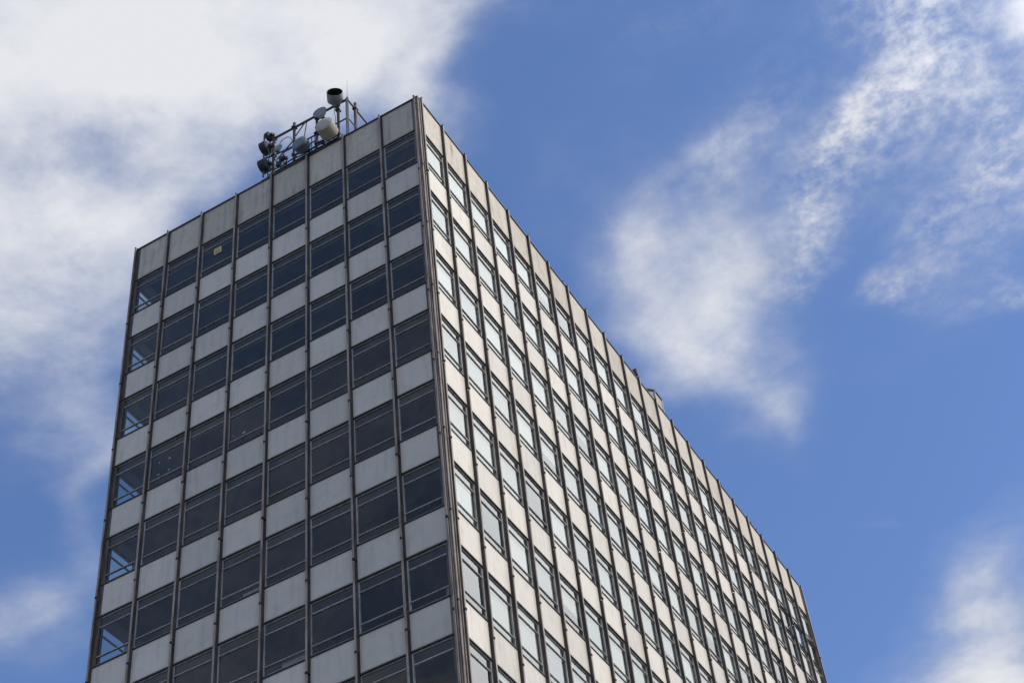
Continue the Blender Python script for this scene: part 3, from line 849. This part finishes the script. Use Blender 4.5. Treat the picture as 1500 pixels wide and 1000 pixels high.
dish('cream drum dish with a flat cream cover, largest on the roof frame', (-4.17, -0.75, 0.42), (0.08, -0.99, 0.04), 0.80, 0.60, M_CREAM, M_CREAM, cone=0.06, pole=(-5.09, Y0, 0.75))
dish('topmost drum dish, open mouthed and dark inside, on the rusty pole', (-3.79, -0.42, 2.84), (0.50, -0.86, 0.10), 0.70, 0.46, M_LGREY, M_DGREY, kind='open', cone=0.20, pole=(-3.98, Y0, 2.75))
dish('shallow round dish with a flat grey cover above the cream drum', (-4.76, -0.15, 2.44), (0.12, -0.98, 0.04), 0.64, 0.10, M_DGREY, M_LGREY, kind='flat', cone=0.17, pole=(-5.09, Y0, 2.55))
dish('grey-blue drum dish with a grey cover low between the rusty posts', (-5.60, -0.50, 0.50), (-0.02, -0.99, 0.06), 0.70, 0.40, M_DGREY, M_DGREY, cone=0.08, pole=(-6.27, Y0, 0.8))
dish('small charcoal drum at the top of the left end post, facing away left', (-7.66, 0.06, 3.02), (-0.98, 0.12, 0.0), 0.46, 0.16, M_DARKD, M_DARKD, cone=0.05, pole=(-7.34, Y0, 2.95))
dish('larger charcoal drum halfway up the left end post, facing away left', (-7.84, -0.02, 2.18), (-0.99, 0.05, 0.0), 0.64, 0.28, M_DARKD, M_DARKD, cone=0.10, pole=(-7.34, Y0, 2.2))
dish('lowest charcoal drum, hanging out past the left end of the roof frame', (-7.9, 0.0, 0.97), (-0.99, 0.02, 0.02), 0.64, 0.32, M_DARKD, M_DARKD, cone=0.08, pole=(-7.34, Y0, 0.9))
# whip aerial
wh = empty('whip_aerial', at_front(-3.50, Y0, 2.80)); tag(wh, 'thin upright whip aerial rising from the corner post of the roof frame', 'aerial')
MB().tube([(0, 0, -0.01), (0, 0, 0.16)], 0.02, 8).build('base', M_RAIL, wh)
MB().tube([(0, 0, 0.15), (0.0, 0, 0.7), (0.01, 0, 1.32)], [0.009, 0.008, 0.005], 6).build('rod', M_STEEL, wh)
# boxes
def eq_box(label, loc, s, rz, m):
    o = MB().box(-s[0] / 2, s[0] / 2, -s[1] / 2, s[1] / 2, 0, s[2]).build('junction_box', m, None, at_front(*loc), bevel=0.015)
    o.rotation_euler = (0, math.radians(rz), 0)
    tag(o, label, 'junction box', 'boxes on the roof frame')
    c = MB().box(-s[0] / 2 - .012, s[0] / 2 + .012, -s[1] / 2 - .02, -s[1] / 2 - .002, 0.03, s[2] - 0.03).build('lid', m, o, bevel=0.006)
    g_ = MB().tube([(0, 0, -0.07), (0, 0, 0.01)], 0.03, 8).build('gland', M_BLACK, o)
eq_box('pale tilted junction box beside the rusty left end post of the roof frame', (-7.08, 0.0, 1.50), (0.22, 0.12, 0.36), 22, M_LGREY)
eq_box('small dark junction box low on the roof edge, left of the grey-blue drum', (-6.78, 0.02, 0.72), (0.26, 0.14, 0.22), -8, M_DARKD)
eq_box('charcoal junction box at the foot of the left end post', (-7.02, 0.02, 0.42), (0.20, 0.13, 0.30), 14, M_DARKD)
# cables
def cable(label, pts, r=0.016, m=M_BLACK):
    P = [Vector(at_front(*p)) for p in pts]; out = []
    for i in range(len(P) - 1):
        p0, p1, p2, p3 = P[max(i - 1, 0)], P[i], P[i + 1], P[min(i + 2, len(P) - 1)]
        for k in range(6):
            t = k / 6
            out.append(0.5 * ((2 * p1) + (p2 - p0) * t + (2 * p0 - 5 * p1 + 4 * p2 - p3) * t * t + (3 * p1 - p0 - 3 * p2 + p3) * t ** 3))
    out.append(P[-1])
    tag(MB().tube(out, r, 6).build('cable', m), label, 'cable', 'cables on the roof frame')
cable('thin black cable arching over from the tilted box to the grey-blue drum', [(-7.0, 0.0, 1.9), (-6.8, -.02, 2.12), (-6.5, -.02, 2.1), (-6.3, 0.0, 1.75), (-6.25, .05, 1.2)])
cable('black cable looping down the left end post between the two lower charcoal drums', [(-7.5, 0.02, 2.5), (-7.55, -.05, 2.0), (-7.42, -.08, 1.4), (-7.55, -.04, 0.9), (-7.4, 0.02, 0.3)], 0.024)
cable('black cable sagging under the cream drum', [(-5.05, 0.0, 1.0), (-4.95, -.05, 0.42), (-4.6, -.08, 0.28), (-4.25, -.05, 0.5), (-4.0, 0.03, 0.9)])
cable('pale cable running down the rusty pole under the open drum', [(-4.05, 0.06, 2.7), (-4.12, 0.03, 2.2), (-4.06, 0.03, 1.6), (-4.1, 0.04, 0.8), (-4.05, 0.06, 0.3)], 0.014, M_LGREY)
cable('black cable lying along the foot of the roof frame', [(-7.3, -.01, 0.36), (-6.8, -.02, 0.26), (-6.3, -.02, 0.34), (-5.7, -.02, 0.24), (-5.1, -.02, 0.32), (-4.4, -.02, 0.25), (-3.8, -.01, 0.3)], 0.03)
